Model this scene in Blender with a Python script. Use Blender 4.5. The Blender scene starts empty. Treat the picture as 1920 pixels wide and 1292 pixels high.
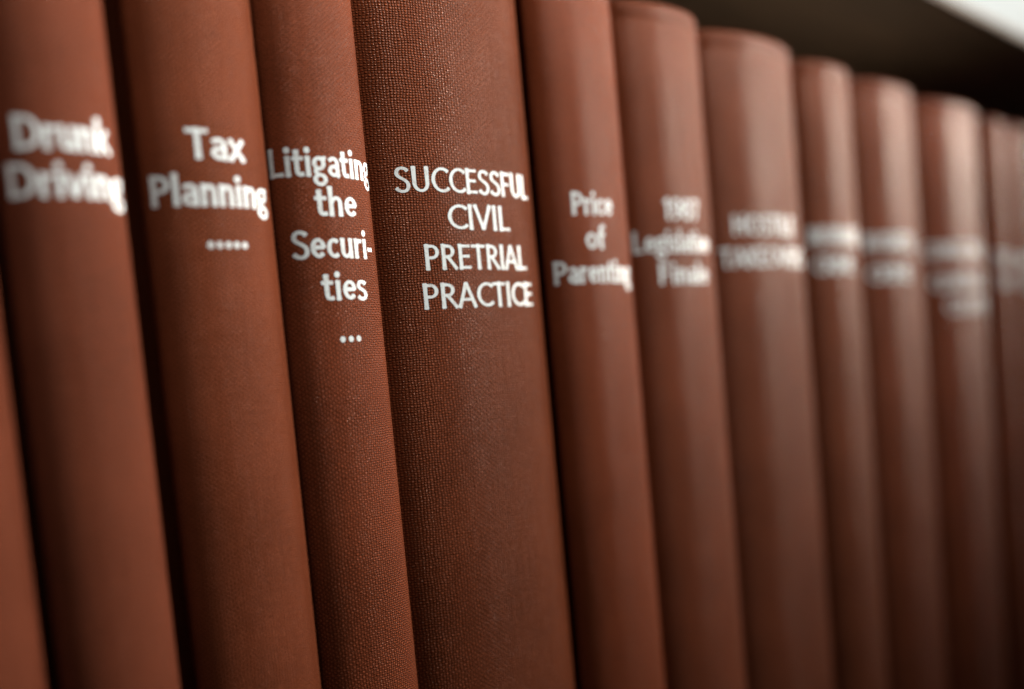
import bpy, math, random
from mathutils import Matrix, Vector
random.seed(7)
S = bpy.context.scene
COL = S.collection
R = math.radians

# ------------------------------------------------------------------ camera
HC = 0.172            # lens height above the shelf board (m)
D = 0.23              # distance from the lens to the plane of the spines
LEAN = 0.04905        # all the books lean a little to the left
YAW, PITCH, ROLL = .78056, -.04193, -.05629
FPX = 2200.5          # focal length in pixels of a 1920 px wide frame
cam_d = bpy.data.cameras.new('camera')
cam = bpy.data.objects.new('camera', cam_d); COL.objects.link(cam)
fwd = Vector((math.cos(YAW)*math.cos(PITCH), math.sin(YAW)*math.cos(PITCH), math.sin(PITCH)))
rt = fwd.cross(Vector((0, 0, 1))).normalized(); up = rt.cross(fwd)
r2 = rt*math.cos(ROLL) + up*math.sin(ROLL); u2 = up*math.cos(ROLL) - rt*math.sin(ROLL)
m = Matrix((r2, u2, -fwd)).transposed().to_4x4()
m.translation = Vector((0, -D, HC))
cam.matrix_world = m
cam_d.sensor_width = 36
cam_d.lens = 36*FPX/1920
cam_d.shift_y = (873.6-646)/1920      # the picture is an off-centre crop
cam_d.clip_start = 0.01
cam_d.clip_end = 60
cam_d.dof.use_dof = True
cam_d.dof.focus_distance = 0.301
cam_d.dof.aperture_fstop = 3.2
S.camera = cam

# ------------------------------------------------------------------ light
world = bpy.data.worlds.new('World'); S.world = world
world.use_nodes = True
wn = world.node_tree.nodes['Background']
wn.inputs['Color'].default_value = (0.80, 0.88, 1.0, 1)
wn.inputs['Strength'].default_value = 0.02
S.view_settings.view_transform = 'Standard'
S.view_settings.look = 'None'
S.view_settings.exposure = 0
S.view_settings.gamma = 1
S.cycles.use_denoising = True
S.cycles.max_bounces = 6

def area(name, loc, target, sx, sy, power, color, spread=180):
    l = bpy.data.lights.new(name, 'AREA')
    l.shape = 'RECTANGLE'; l.size = sx; l.size_y = sy
    l.energy = power; l.color = color; l.spread = R(spread)
    o = bpy.data.objects.new(name, l); COL.objects.link(o)
    o.location = loc
    o.rotation_euler = (Vector(target) - Vector(loc)).to_track_quat('-Z', 'Y').to_euler()
    return o
area('key_light', (1.30, -0.72, HC+0.90), (0.26, 0, HC+0.50), 0.5, 0.4, 10.6, (1.0, 0.93, 0.85), 50)
area('rim_light', (2.7, -0.36, HC+0.66), (0.25, 0, HC+0.60), 0.35, 0.4, 6.5, (1.0, 0.87, 0.74), 34)  # unseen lamp added to raise highlights along the right edges of the spines
area('fill_light', (0.12, -0.60, HC+0.50), (0.20, 0, HC+0.42), 1.1, 0.14, 4.5, (1.0, 0.95, 0.88), 80)

# ------------------------------------------------------------------ materials
def new_mat(name):
    mt = bpy.data.materials.new(name); mt.use_nodes = True
    nt = mt.node_tree
    return mt, nt, nt.nodes['Principled BSDF']

def mnode(nt, op, a, b=None, c=None):
    n = nt.nodes.new('ShaderNodeMath'); n.operation = op
    for i, v in enumerate((a, b, c)):
        if v is None: continue
        if isinstance(v, (int, float)): n.inputs[i].default_value = v
        else: nt.links.new(v, n.inputs[i])
    return n.outputs[0]

def cloth_mat(name, base, thread, rough=0.40, weave=1.0, relief=0.00034, seed=0.0):
    """woven book cloth: the UV map is in metres along the surface"""
    mt, nt, bs = new_mat(name)
    L = nt.links
    uv = nt.nodes.new('ShaderNodeUVMap'); uv.uv_map = 'cloth'
    off = nt.nodes.new('ShaderNodeVectorMath'); off.operation = 'ADD'
    off.inputs[1].default_value = (seed, seed*1.7, 0)
    L.new(uv.outputs[0], off.inputs[0])
    # slow wobble of the threads
    wob = nt.nodes.new('ShaderNodeTexNoise'); wob.inputs['Scale'].default_value = 260; wob.inputs['Detail'].default_value = 2
    L.new(off.outputs[0], wob.inputs['Vector'])
    wsub = nt.nodes.new('ShaderNodeVectorMath'); wsub.operation = 'SUBTRACT'; wsub.inputs[1].default_value = (.5, .5, .5)
    L.new(wob.outputs['Color'], wsub.inputs[0])
    wsc = nt.nodes.new('ShaderNodeVectorMath'); wsc.operation = 'SCALE'; wsc.inputs['Scale'].default_value = 0.0012
    L.new(wsub.outputs[0], wsc.inputs[0])
    wadd = nt.nodes.new('ShaderNodeVectorMath'); wadd.operation = 'ADD'
    L.new(off.outputs[0], wadd.inputs[0]); L.new(wsc.outputs[0], wadd.inputs[1])
    sep = nt.nodes.new('ShaderNodeSeparateXYZ'); L.new(wadd.outputs[0], sep.inputs[0])
    su = mnode(nt, 'SINE', mnode(nt, 'MULTIPLY', sep.outputs[0], math.pi/thread[0]))
    sv = mnode(nt, 'SINE', mnode(nt, 'MULTIPLY', sep.outputs[1], math.pi/thread[1]))
    p = mnode(nt, 'MULTIPLY', su, sv)
    pa = mnode(nt, 'ABSOLUTE', p)
    h = mnode(nt, 'ADD', mnode(nt, 'MULTIPLY', pa, 0.65), mnode(nt, 'MULTIPLY', p, 0.35))
    # each crossing stands a little differently
    cell = nt.nodes.new('ShaderNodeTexNoise'); cell.inputs['Scale'].default_value = 1500; cell.inputs['Detail'].default_value = 2
    L.new(off.outputs[0], cell.inputs['Vector'])
    def slub(sc, seed2):
        mp = nt.nodes.new('ShaderNodeMapping'); mp.inputs['Scale'].default_value = sc; mp.inputs['Location'].default_value = (seed2, seed2, 0)
        n = nt.nodes.new('ShaderNodeTexNoise'); n.inputs['Scale'].default_value = 1; n.inputs['Detail'].default_value = 3
        L.new(off.outputs[0], mp.inputs[0]); L.new(mp.outputs[0], n.inputs['Vector'])
        return n.outputs['Fac']
    sl = mnode(nt, 'ADD', slub((150, 1500, 1), .3), slub((1100, 60, 1), 5.1))
    amp = mnode(nt, 'ADD', mnode(nt, 'MULTIPLY', cell.outputs['Fac'], 1.3), mnode(nt, 'MULTIPLY', sl, 1.3))
    h2 = mnode(nt, 'MULTIPLY', h, mnode(nt, 'MAXIMUM', mnode(nt, 'SUBTRACT', amp, 0.95), 0.08))
    bump = nt.nodes.new('ShaderNodeBump')
    bump.inputs['Strength'].default_value = weave
    bump.inputs['Distance'].default_value = relief
    L.new(h2, bump.inputs['Height'])
    L.new(bump.outputs[0], bs.inputs['Normal'])
    # colour: dye sits darker between the threads, slow unevenness over the spine
    slow = nt.nodes.new('ShaderNodeTexNoise'); slow.inputs['Scale'].default_value = 38; slow.inputs['Detail'].default_value = 4
    L.new(off.outputs[0], slow.inputs['Vector'])
    fac = mnode(nt, 'ADD', mnode(nt, 'MULTIPLY', h2, 1.15), mnode(nt, 'MULTIPLY', mnode(nt, 'SUBTRACT', slow.outputs['Fac'], 0.5), 0.42))
    ramp = nt.nodes.new('ShaderNodeValToRGB')
    e = ramp.color_ramp.elements
    e[0].position = -0.0; e[0].color = tuple(x*0.50 for x in base) + (1,)
    e[1].position = 1.0; e[1].color = tuple(min(1, x*1.75) for x in base) + (1,)
    mid = e.new(0.35); mid.color = tuple(base) + (1,)
    L.new(fac, ramp.inputs[0]); L.new(ramp.outputs[0], bs.inputs['Base Color'])
    rr = mnode(nt, 'SUBTRACT', rough+0.10, mnode(nt, 'MULTIPLY', h2, 0.32))
    L.new(rr, bs.inputs['Roughness'])
    bs.inputs['Specular Tint'].default_value = (1.0, 0.66, 0.46, 1)     # the dyed starch filling of the cloth
    bs.inputs['Sheen Weight'].default_value = 0.0
    bs.inputs['Sheen Roughness'].default_value = 0.35
    bs.inputs['Sheen Tint'].default_value = (1.0, 0.86, 0.76, 1)
    bs.inputs['Specular IOR Level'].default_value = 0.038
    return mt

BASE = (0.140, 0.0350, 0.0145)
M_CLOTH = [cloth_mat('book_cloth_%d' % i, [c*k for c, k in zip(BASE, ks)], (0.00078, 0.00058), seed=i*0.37)
           for i, ks in enumerate([(1, 1, 1), (1.08, 1.0, 0.95), (0.95, 1.0, 1.04), (1.02, 0.97, 0.95), (0.98, 1.05, 1.08)])]
# the coarser buckram of the thick book in focus
M_COARSE = cloth_mat('coarse_buckram', (0.128, 0.0315, 0.0122), (0.00088, 0.00066), rough=0.40, weave=1.0, relief=0.00055, seed=2.2)
M_REDDER = cloth_mat('redder_book_cloth', (0.128, 0.034, 0.0170), (0.00078, 0.00058), seed=3.3)

M_FOIL, nt, bs = new_mat('white_foil')
tc = nt.nodes.new('ShaderNodeTexCoord')
nz = nt.nodes.new('ShaderNodeTexNoise'); nz.inputs['Scale'].default_value = 900; nz.inputs['Detail'].default_value = 2
nt.links.new(tc.outputs['Object'], nz.inputs['Vector'])
rp = nt.nodes.new('ShaderNodeValToRGB')
rp.color_ramp.elements[0].position = .36; rp.color_ramp.elements[0].color = (.46, .48, .48, 1)
rp.color_ramp.elements[1].position = .46; rp.color_ramp.elements[1].color = (.54, .60, .615, 1)
nt.links.new(nz.outputs['Fac'], rp.inputs[0]); nt.links.new(rp.outputs[0], bs.inputs['Base Color'])
bp = nt.nodes.new('ShaderNodeBump'); bp.inputs['Distance'].default_value = .00005; bp.inputs['Strength'].default_value = .6
nt.links.new(nz.outputs['Fac'], bp.inputs['Height']); nt.links.new(bp.outputs[0], bs.inputs['Normal'])
bs.inputs['Roughness'].default_value = .45

M_PAPER, nt, bs = new_mat('paper_edges')
tc = nt.nodes.new('ShaderNodeTexCoord')
mp = nt.nodes.new('ShaderNodeMapping'); mp.inputs['Scale'].default_value = (6000, 12, 12)
nz = nt.nodes.new('ShaderNodeTexNoise'); nz.inputs['Scale'].default_value = 1
nt.links.new(tc.outputs['Object'], mp.inputs[0]); nt.links.new(mp.outputs[0], nz.inputs['Vector'])
rp = nt.nodes.new('ShaderNodeValToRGB')
rp.color_ramp.elements[0].color = (.45, .38, .28, 1); rp.color_ramp.elements[1].color = (.75, .69, .57, 1)
nt.links.new(nz.outputs['Fac'], rp.inputs[0]); nt.links.new(rp.outputs[0], bs.inputs['Base Color'])
bs.inputs['Roughness'].default_value = .9

def wood_mat(name, c0, c1, rough):
    mt, nt, bs = new_mat(name)
    tc = nt.nodes.new('ShaderNodeTexCoord')
    mp = nt.nodes.new('ShaderNodeMapping'); mp.inputs['Scale'].default_value = (3, 40, 60)
    nz = nt.nodes.new('ShaderNodeTexNoise'); nz.inputs['Scale'].default_value = 2.5; nz.inputs['Detail'].default_value = 8; nz.inputs['Distortion'].default_value = .6
    nt.links.new(tc.outputs['Object'], mp.inputs[0]); nt.links.new(mp.outputs[0], nz.inputs['Vector'])
    rp = nt.nodes.new('ShaderNodeValToRGB')
    rp.color_ramp.elements[0].position = .3; rp.color_ramp.elements[0].color = c0 + (1,)
    rp.color_ramp.elements[1].position = .7; rp.color_ramp.elements[1].color = c1 + (1,)
    nt.links.new(nz.outputs['Fac'], rp.inputs[0]); nt.links.new(rp.outputs[0], bs.inputs['Base Color'])
    bp = nt.nodes.new('ShaderNodeBump'); bp.inputs['Distance'].default_value = .0004
    nt.links.new(nz.outputs['Fac'], bp.inputs['Height']); nt.links.new(bp.outputs[0], bs.inputs['Normal'])
    bs.inputs['Roughness'].default_value = rough
    return mt
M_WOOD = wood_mat('dark_walnut', (.062, .037, .021), (.105, .064, .037), .75)
M_WALL, nt, bs = new_mat('white_plaster')
nz = nt.nodes.new('ShaderNodeTexNoise'); nz.inputs['Scale'].default_value = 60; nz.inputs['Detail'].default_value = 4
bp = nt.nodes.new('ShaderNodeBump'); bp.inputs['Distance'].default_value = .002
nt.links.new(nz.outputs['Fac'], bp.inputs['Height']); nt.links.new(bp.outputs[0], bs.inputs['Normal'])
bs.inputs['Base Color'].default_value = (.84, .86, .83, 1); bs.inputs['Roughness'].default_value = .9

# ------------------------------------------------------------------ mesh helpers
def link(name, mesh, mat, parent=None):
    o = bpy.data.objects.new(name, mesh); COL.objects.link(o)
    if mat: mesh.materials.append(mat)
    if parent: o.parent = parent
    return o

def mesh_from(name, vs, fs, uvs=None, smooth=False):
    me = bpy.data.meshes.new(name); me.from_pydata(vs, [], fs); me.update()
    if uvs is not None:
        l = me.uv_layers.new(name='cloth')
        for lp in me.loops: l.data[lp.index].uv = uvs[lp.vertex_index]
    if smooth: me.polygons.foreach_set('use_smooth', [True]*len(me.polygons))
    return me

def box_mesh(name, x0, x1, y0, y1, z0, z1, bev=0.0008):
    """box with chamfered edges; UVs in metres"""
    import bmesh
    bm = bmesh.new()
    bmesh.ops.create_cube(bm, size=1)
    for v in bm.verts:
        v.co = Vector(((x0+x1)/2 + v.co.x*(x1-x0), (y0+y1)/2 + v.co.y*(y1-y0), (z0+z1)/2 + v.co.z*(z1-z0)))
    if bev: bmesh.ops.bevel(bm, geom=bm.edges[:], offset=bev, segments=2, profile=.6, affect='EDGES')
    uvl = bm.loops.layers.uv.new('cloth')
    for f in bm.faces:
        nx, ny, nz = (abs(c) for c in f.normal)
        for lp in f.loops:
            c = lp.vert.co
            lp[uvl].uv = (c.y, c.z) if nx >= max(ny, nz) else ((c.x, c.z) if ny >= nz else (c.x, c.y))
    me = bpy.data.meshes.new(name); bm.to_mesh(me); bm.free()
    return me

# ------------------------------------------------------------------ lettering
# glyph strokes are centre lines in units of the capital height
def arc(cx, cy, rx, ry, a0, a1, step=10):
    k = max(2, int(abs(a1-a0)/step)+1)
    return [(cx+rx*math.cos(R(a0+(a1-a0)*i/(k-1))), cy+ry*math.sin(R(a0+(a1-a0)*i/(k-1)))) for i in range(k)]
def line(*pts):
    out = [pts[0]]
    for a, b in zip(pts, pts[1:]):
        k = max(1, int(math.hypot(b[0]-a[0], b[1]-a[1])/.07))
        out += [(a[0]+(b[0]-a[0])*i/k, a[1]+(b[1]-a[1])*i/k) for i in range(1, k+1)]
    return out
def bez(p0, p1, p2, p3, k=10):
    o = []
    for i in range(k+1):
        t = i/k; s = 1-t
        o.append(tuple(s**3*a+3*s*s*t*b+3*s*t*t*c+t**3*d for a, b, c, d in zip(p0, p1, p2, p3)))
    return o
def spath(w, h, y0=0.0):   # an S
    return (bez((w*.93, y0+h*.83), (w*.80, y0+h*.97), (w*.12, y0+h*1.02), (w*.12, y0+h*.73))
            + bez((w*.12, y0+h*.73), (w*.12, y0+h*.54), (w*.95, y0+h*.52), (w*.95, y0+h*.27))[1:]
            + bez((w*.95, y0+h*.27), (w*.95, y0-h*.03), (w*.25, y0-h*.02), (w*.05, y0+h*.16))[1:])
B = .07   # centre line inset of the curved strokes
G = {
 'I': (.26, [line((.13, 0), (.13, 1))]),
 'L': (.58, [line((.13, 0), (.13, 1)), line((.13, B), (.56, B))]),
 'E': (.62, [line((.13, 0), (.13, 1)), line((.13, B), (.57, B)), line((.13, .52), (.52, .52)), line((.13, 1-B), (.56, 1-B))]),
 'F': (.60, [line((.13, 0), (.13, 1)), line((.13, .50), (.50, .50)), line((.13, 1-B), (.56, 1-B))]),
 'H': (.80, [line((.13, 0), (.13, 1)), line((.67, 0), (.67, 1)), line((.13, .52), (.67, .52))]),
 'T': (.66, [line((.33, 0), (.33, 1)), line((.02, 1-B), (.64, 1-B))]),
 'A': (.78, [line((.04, 0), (.37, .98)), line((.37, .98), (.74, 0)), line((.18, .32), (.60, .32))]),
 'V': (.74, [line((.04, 1), (.36, .03)), line((.36, .03), (.70, 1))]),
 'W': (1.10, [line((.04, 1), (.30, .03)), line((.30, .03), (.55, .95)), line((.55, .95), (.80, .03)), line((.80, .03), (1.06, 1))]),
 'M': (.96, [line((.10, 0), (.16, 1)), line((.16, 1), (.48, .2)), line((.48, .2), (.80, 1)), line((.80, 1), (.86, 0))]),
 'N': (.82, [line((.13, 0), (.13, 1)), line((.13, 1), (.69, .03)), line((.69, 0), (.69, 1))]),
 'U': (.80, [line((.13, 1), (.13, .40)) + arc(.40, .36, .27, .30, 180, 360)[0:] + line((.67, .40), (.67, 1))]),
 'C': (.76, [arc(.50, .5, .40, .44, 48, 312)]),
 'G': (.82, [arc(.50, .5, .40, .44, 48, 330), line((.74, .02), (.74, .46))]),
 'O': (.90, [arc(.45, .5, .37, .44, 0, 350) + [(.82, .5)]]),
 'D': (.82, [line((.13, 0), (.13, 1)), line((.13, B), (.33, B)) + arc(.35, .5, .37, .43, -90, 90) + line((.33, 1-B), (.13, 1-B))]),
 'P': (.64, [line((.13, 0), (.13, 1)), line((.13, 1-B), (.30, 1-B)) + arc(.32, .70, .23, .23, 90, -90) + line((.30, .47), (.13, .47))]),
 'R': (.70, [line((.13, 0), (.13, 1)), line((.13, 1-B), (.30, 1-B)) + arc(.31, .72, .22, .21, 90, -90) + line((.29, .51), (.13, .51)), line((.30, .50), (.66, .01))]),
 'B': (.68, [line((.13, 0), (.13, 1)), line((.13, 1-B), (.30, 1-B)) + arc(.31, .74, .20, .19, 90, -90) + line((.29, .55), (.13, .55)),
             line((.29, .55), (.33, .54)) + arc(.33, .305, .23, .235, 90, -90) + line((.30, B), (.13, B))]),
 'K': (.70, [line((.13, 0), (.13, 1)), line((.62, .99), (.18, .50)), line((.26, .56), (.67, .01))]),
 'S': (.62, [[(.05+x*.86, y) for x, y in spath(.60, 1.0)]]),
 '1': (.46, [line((.27, 0), (.27, 1)), line((.27, .95), (.08, .80))]),
 '7': (.62, [line((.05, 1-B), (.55, 1-B)), line((.54, .96), (.24, 0))]),
 '8': (.64, [arc(.32, .74, .19, .20, 0, 360), arc(.32, .28, .23, .24, 0, 360)]),
 '9': (.64, [arc(.32, .67, .22, .27, 0, 360), bez((.54, .66), (.55, .30), (.42, .06), (.12, .05))]),
 # small letters
 'i': (.27, [line((.135, 0), (.135, .70)), 'dot', (.135, .93)]),
 'l': (.27, [line((.135, 0), (.135, 1.05))]),
 'r': (.42, [line((.12, 0), (.12, .70)), bez((.12, .42), (.15, .60), (.28, .67), (.40, .62))]),
 'n': (.60, [line((.12, 0), (.12, .70)), bez((.12, .42), (.18, .68), (.48, .76), (.48, .44)) + line((.48, .44), (.48, 0))[1:]]),
 'h': (.60, [line((.12, 0), (.12, 1.05)), bez((.12, .42), (.18, .68), (.48, .76), (.48, .44)) + line((.48, .44), (.48, 0))[1:]]),
 'u': (.60, [line((.12, .70), (.12, .27)) + bez((.12, .27), (.12, -.05), (.42, .02), (.48, .28))[1:], line((.48, 0), (.48, .70))]),
 'k': (.58, [line((.12, 0), (.12, 1.05)), line((.49, .69), (.17, .36)), line((.24, .41), (.54, .01))]),
 'v': (.55, [line((.04, .70), (.27, .02)), line((.27, .02), (.51, .70))]),
 'x': (.56, [line((.05, .70), (.51, 0)), line((.50, .70), (.04, 0))]),
 't': (.42, [line((.17, .92), (.17, .24)) + bez((.17, .24), (.17, .02), (.26, .04), (.40, .08))[1:], line((.01, .63), (.39, .63))]),
 'e': (.58, [line((.09, .38), (.49, .38)) + arc(.30, .36, .20, .29, 8, 318)]),
 'c': (.52, [arc(.31, .35, .21, .29, 50, 310)]),
 'o': (.60, [arc(.30, .35, .21, .29, 0, 360)]),
 's': (.46, [[(.03+x*.9, y) for x, y in spath(.44, .70)]]),
 'a': (.56, [bez((.10, .58), (.22, .70), (.45, .70), (.45, .45)) + line((.45, .45), (.45, .10))[1:] + [(.47, .04), (.50, .01)],
             arc(.28, .215, .18, .155, 20, 340)]),
 'g': (.60, [arc(.28, .46, .19, .19, 0, 360), line((.30, .645), (.56, .645)), bez((.20, .28), (.05, .18), (.16, .08), (.28, .06), 8),
             arc(.29, -.12, .21, .17, 0, 360)]),
 'f': (.40, [bez((.40, .97), (.22, 1.06), (.17, .92), (.17, .78)) + line((.17, .78), (.17, 0))[1:], line((.01, .63), (.36, .63))]),
 '-': (.36, [line((.05, .34), (.31, .34))]),
 '.': (.30, ['dot', (.15, .09)]),
 ' ': (.30, []),
}

def glyph_mesh(strokes, mapf, x0, base, cap, sx, wv, wh, level):
    """strips of foil lying on the spine; each stroke a hair above the last"""
    vs, fs = [], []
    i = 0
    def disc(cx, cy, r, lv):
        k = len(vs); vs.append(mapf(x0+cx*cap*sx, base+cy*cap, lv))
        for j in range(14):
            a = 2*math.pi*j/14
            vs.append(mapf(x0+(cx*sx+r*math.cos(a))*cap, base+(cy+r*math.sin(a))*cap, lv))
        for j in range(14): fs.append((k, k+1+j, k+1+(j+1) % 14))
    lv = level
    while i < len(strokes):
        st = strokes[i]
        if st == 'dot':
            c = strokes[i+1]; disc(c[0], c[1], wv*.66, lv); i += 2; lv += 1; continue
        # drop doubled points
        pts = [st[0]]
        for q in st[1:]:
            if math.hypot(q[0]-pts[-1][0], q[1]-pts[-1][1]) > .012: pts.append(q)
        closed = math.hypot(pts[0][0]-pts[-1][0], pts[0][1]-pts[-1][1]) < .02
        n = len(pts); rows = []
        for j, (px, py) in enumerate(pts):
            if closed:
                a = pts[(j-1) % (n-1)]; b = pts[(j+1) % (n-1)]
            else:
                a = pts[max(0, j-1)]; b = pts[min(n-1, j+1)]
            dx, dy = b[0]-a[0], b[1]-a[1]; l = math.hypot(dx, dy) or 1
            dx /= l; dy /= l
            wd = math.sqrt((wv*dy)**2 + (wh*dx)**2)
            if abs(dy) > .3 and abs(dx) > .25: wd *= .94
            t = j/(n-1)
            if not closed: wd *= 1 + .22*abs(2*t-1)**4          # the slight flare at stroke ends
            rows.append((px, py, -dy*wd/2, dx*wd/2, dx, dy, wd))
        def put(x, y): return mapf(x0+x*cap*sx, base+y*cap, lv)
        idx = []
        for (px, py, ox, oy, dx, dy, wd) in rows:
            idx.append((len(vs), len(vs)+1, len(vs)+2))
            vs.append(put(px+ox/sx**.5, py+oy)); vs.append(put(px, py)); vs.append(put(px-ox/sx**.5, py-oy))
        for a, b in zip(idx, idx[1:]):
            fs.append((a[0], a[1], b[1], b[0])); fs.append((a[1], a[2], b[2], b[1]))
        if not closed:   # soft corners on the two ends
            for (row, ids, sg) in ((rows[0], idx[0], -1), (rows[-1], idx[-1], 1)):
                px, py, ox, oy, dx, dy, wd = row
                e = .022*sg
                k = len(vs)
                vs.append(put(px+ox*.62/sx**.5+dx*e, py+oy*.62+dy*e)); vs.append(put(px+dx*e*1.15, py+dy*e*1.15)); vs.append(put(px-ox*.62/sx**.5+dx*e, py-oy*.62+dy*e))
                fs.append((ids[0], ids[1], k+1, k)); fs.append((ids[1], ids[2], k+2, k+1))
        i += 1; lv += 1
    return vs, fs

# ------------------------------------------------------------------ one book
NTH = 40
def make_book(label, s, w, d, lines, mat, H=0.302, wv=.176, wh=.130, cap=.0066):
    """s: place of the spine's crown along the row at lens height; w: thickness; d: how far it is pushed in"""
    wl = w*math.cos(LEAN)
    zb = wl/2*math.sin(LEAN)
    root = bpy.data.objects.new('book', None); COL.objects.link(root)
    root.empty_display_size = .02
    root.location = (s + (HC-zb)*math.tan(LEAN), d, zb)
    root.rotation_euler = (0, -LEAN, 0)
    root['label'] = label; root['category'] = 'book'; root['group'] = 'brown cloth bound books in a leaning row'
    b = .044*math.sqrt(w); a = wl/2
    # quarter ellipse arc length table
    N = 400; tab = [0.0]; px, py = 0., 0.
    for i in range(1, N+1):
        t = math.pi/2*i/N; x = a*math.sin(t); y = b*(1-math.cos(t))
        tab.append(tab[-1]+math.hypot(x-px, y-py)); px, py = x, y
    def theta(u):
        q = min(abs(u), tab[-1]*.9999); lo = 0
        import bisect
        k = bisect.bisect_right(tab, q)-1; k = min(k, N-1)
        return math.copysign(math.pi/2*(k+(q-tab[k])/(tab[k+1]-tab[k]))/N, u)
    def mapf(u, v, lv):
        t = theta(u); x = a*math.sin(t); y = b*(1-math.cos(t))
        nx, ny = math.sin(t)/a, -math.cos(t)/b; l = math.hypot(nx, ny)
        o = .00005 + lv*.000002
        return (x+nx/l*o, y+ny/l*o, v)
    # spine shell: outer ring, rolled over at head and tail, closed inside
    prof = []      # (inset, height)
    rr = .0024
    rnd = [(rr*(1-math.cos(R(q)))*.9, rr*math.sin(R(q))) for q in range(0, 91, 15)]
    for ins, dz in reversed(rnd): prof.append((ins, rr-dz))
    prof += [(0.0, .0052), (.00035, .0060), (0.0, .0068)]
    for k in range(1, 12): prof.append((0, .0068+(H-.0136)*k/12))
    prof += [(0.0, H-.0068), (.00035, H-.0060), (0.0, H-.0052)]
    for ins, dz in rnd: prof.append((ins, H-rr+dz))
    prof.append((.0036, H-.0012)); prof.append((.0038, H-.012)); prof.append((.0038, .012)); prof.append((.0036, .0012))
    vs, uvs, fs = [], [], []
    ths = [math.pi/2*(2*i/NTH-1) for i in range(NTH+1)]
    for (ins, z) in prof:
        aa, bb = a-ins*.6, b-ins*.6
        for t in ths:
            x = aa*math.sin(t); y = ins + bb*(1-math.cos(t)) if bb > 0 else ins
            vs.append((x, y, z))
            q = abs(t)/(math.pi/2)*N; k = min(int(q), N-1)
            uvs.append((math.copysign(tab[k]+(tab[k+1]-tab[k])*(q-k), t), z + ins))
    P = len(prof); C = NTH+1
    for i in range(P):
        i2 = (i+1) % P
        for j in range(NTH):
            fs.append((i*C+j, i*C+j+1, i2*C+j+1, i2*C+j))
    fs.append(tuple(i*C for i in range(P))); fs.append(tuple(i*C+NTH for i in reversed(range(P))))
    spine = link('spine', mesh_from('spine', vs, fs, uvs, True), mat, root)
    spine.data.polygons[-1].use_smooth = False; spine.data.polygons[-2].use_smooth = False
    # boards, joint set back from the spine's edge
    depth = .19
    y0 = b + .0015
    for sg in (-1, 1):
        x1 = sg*(a-.0026); x0 = sg*(a-.0052)
        bo = link('cover_board', box_mesh('cover_board', min(x0, x1), max(x0, x1), y0+.004, depth, 0, H, .0008), mat, root)
        # cloth joint between spine and board
        jx = sg*(a-.0034)
        jo = link('joint', box_mesh('joint', min(jx, sg*(a-.0048)), max(jx, sg*(a-.0048)), y0-.0014, y0+.0046, .0004, H-.0004, .0004), mat, root)
    pg = link('page_block', box_mesh('page_block', -(a-.0054), a-.0054, .006+b*.35, depth-.004, .004, H-.0045, .0005), M_PAPER, root)
    # lettering: text, height above the lens, offset from the crown, width of the line (mm)
    cl, sl = math.cos(LEAN), math.sin(LEAN)
    level = 0
    if mat is M_COARSE: wv, wh = .164, .104
    for (txt, vmm, uc, wmm) in lines:
        base = vmm/1000 + (HC - zb)/cl
        track = .035
        if set(txt) == {'.'}: track = -.02
        wid = sum(G[c][0]+track for c in txt) - track - .12
        sx = wmm/1000/(wid*cap); uc = uc/1000
        x = uc - (wid/2+.06)*cap*sx
        for c in txt:
            adv, st = G[c]
            gv, gf = glyph_mesh(st, mapf, x, base, cap, sx, wv, wh, 0)
            if gf:
                link('dot' if c == '.' else 'letter', mesh_from('letter', gv, gf, None, False), M_FOIL, spine)
            x += (adv+track)*cap*sx
    return root

# ------------------------------------------------------------------ bookcase
bc = bpy.data.objects.new('bookcase', None); COL.objects.link(bc); bc.location = (0, 0, 0)
bc['label'] = 'dark walnut bookcase holding the row of brown books'; bc['category'] = 'bookcase'
TOPZ = HC + .1755
link('shelf_board', box_mesh('shelf_board', -.35, 2.2, -.012, .30, -.024, 0, .0015), M_WOOD, bc)
link('top_board', box_mesh('top_board', -.35, 2.2, -.004, .30, TOPZ-.004, TOPZ, .0019), M_WOOD, bc)
link('back_panel', box_mesh('back_panel', -.35, 2.2, .30, .308, -.024, TOPZ, .0005), M_WOOD, bc)
link('side_panel', box_mesh('side_panel', -.372, -.352, -.012, .308, -.5, TOPZ, .0015), M_WOOD, bc)
link('side_panel', box_mesh('side_panel', 2.202, 2.224, -.012, .308, -.5, TOPZ, .0015), M_WOOD, bc)

wall = link('wall', box_mesh('wall', 4.6, 4.7, .42, 5, -1, 3.2, 0), M_WALL); wall['kind'] = 'structure'
area('wall_washer', (3.3, 1.6, HC+2.0), (4.6, 1.9, HC+.9), 1.6, .5, 28, (1.0, 1.0, .97))

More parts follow.
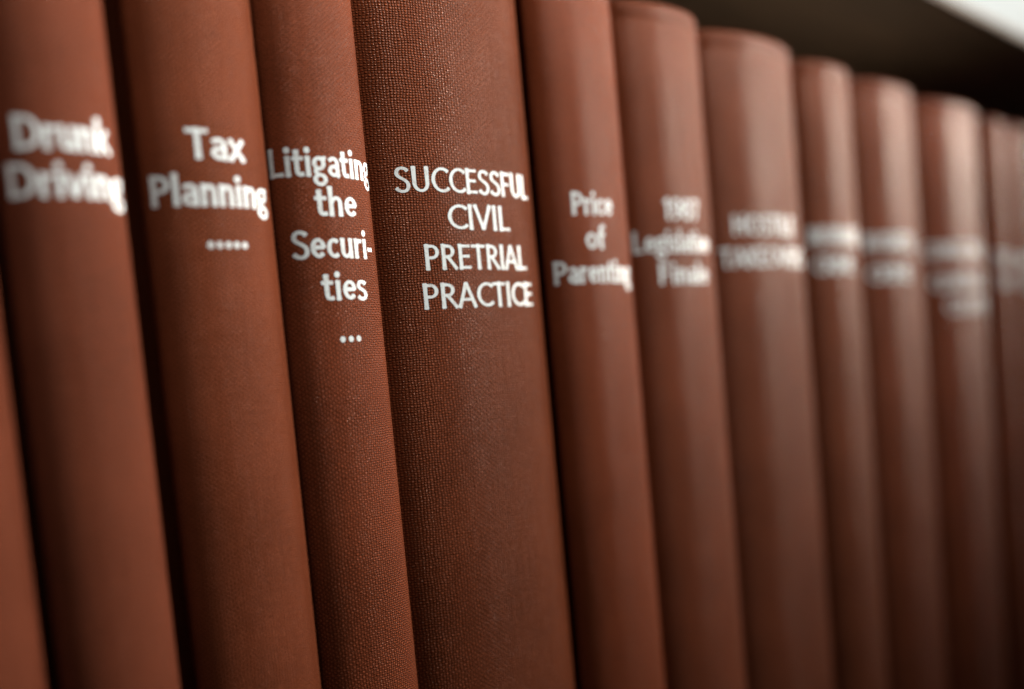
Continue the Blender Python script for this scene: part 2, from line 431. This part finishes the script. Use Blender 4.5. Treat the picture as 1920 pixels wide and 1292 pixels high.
# ------------------------------------------------------------------ the row
make_book('brown cloth book cut off by the left edge of the picture, beside Drunk Driving', .0810, .034, -.0005, [], M_REDDER)
rows = [
 ('brown book titled Drunk Driving in white, blurred, before the wide dark gap', .1140, .0264, 0,
   [('Drunk', 59.0, -1.2, 19.8), ('Driving', 49.5, -.6, 25.2)], M_REDDER),
 ('brown book titled Tax Planning in white over a row of five dots', .1490, .0328, .0006,
   [('Tax', 61.2, -.8, 13.8), ('Planning', 50.9, -1.9, 29.6), ('.....', 41.6, -.6, 10.2)], M_CLOTH[0]),
 ('brown book titled Litigating the Securities in white over three dots', .1806, .0293, .0002,
   [('Litigating', 60.6, -1.6, 30.6), ('the', 51.2, -.6, 11.6), ('Securi-', 41.1, -1.4, 23.6), ('ties', 30.9, -.5, 12.6), ('...', 20.7, -.6, 6.4)], M_CLOTH[3]),
 ('thick coarse woven brown book in sharp focus titled SUCCESSFUL CIVIL PRETRIAL PRACTICE', .2272, .0629, -.0003,
   [('SUCCESSFUL', 60.8, -.5, 49.5), ('CIVIL', 51.2, .8, 22.7), ('PRETRIAL', 40.6, .1, 38.2), ('PRACTICE', 30.4, .4, 41.8)], M_COARSE),
 ('slim brown book titled Price of Parenting in white', .2800, .0388, -.0004,
   [('Price', 59.5, -3.8, 16.4), ('of', 49.4, -4.1, 7.2), ('Parenting', 39.2, -3.2, 32.4)], M_CLOTH[1]),
 ('brown book whose blurred white title starts with the year 1987', .3232, .0467, -.0003,
   [('1987', 61.6, -1.9, 17.6), ('Legislative', 51.0, -5.2, 35.8), ('Finale', 40.7, -2.3, 24.6)], M_CLOTH[0]),
 ('thick brown book titled HOSTILE TAKEOVERS in blurred white capitals', .3781, .0622, .0002,
   [('HOSTILE', 60.6, -4.4, 36.5), ('TAKEOVERS', 49.2, -3.4, 50.5)], M_CLOTH[2]),
 ('blurred brown book with two white title lines just right of HOSTILE TAKEOVERS', .4304, .0416, .0008,
   [('INSURANCE', 60.5, -4.5, 31.5), ('CRIME', 49.4, -7.5, 23.0)], M_CLOTH[4]),
 ('blurred brown book with two white title lines, second to the right of HOSTILE TAKEOVERS', .4794, .0554, -.0001,
   [('BUSINESS', 61.3, -9.3, 33.0), ('CRIME', 48.3, -11.4, 27.0)], M_CLOTH[0]),
 ('blurred brown book with three white title lines close to the right edge', .5397, .0641, -.0016,
   [('CONSULTING', 61.2, -9.0, 46.0), ('CONTRACT', 47.2, -6.1, 46.0), ('COURTS', 36.1, 0, 42.0)], M_CLOTH[3]),
 ('very blurred slim brown book with a faint white title at the right edge', .5839, .0235, -.0012,
   [('TORTS', 59.8, 0, 19.0), ('LAW', 49.4, 0, 14.0)], M_CLOTH[3]),
 ('last slim brown book in view, cut off by the right edge', .6087, .0251, -.0022,
   [('WILLS', 59.8, 0, 18.0), ('LAW', 49.4, 0, 13.0)], M_CLOTH[1]),
]
for lab, s, w, d, lines, mt in rows:
    make_book(lab, s, w, d, lines, mt)
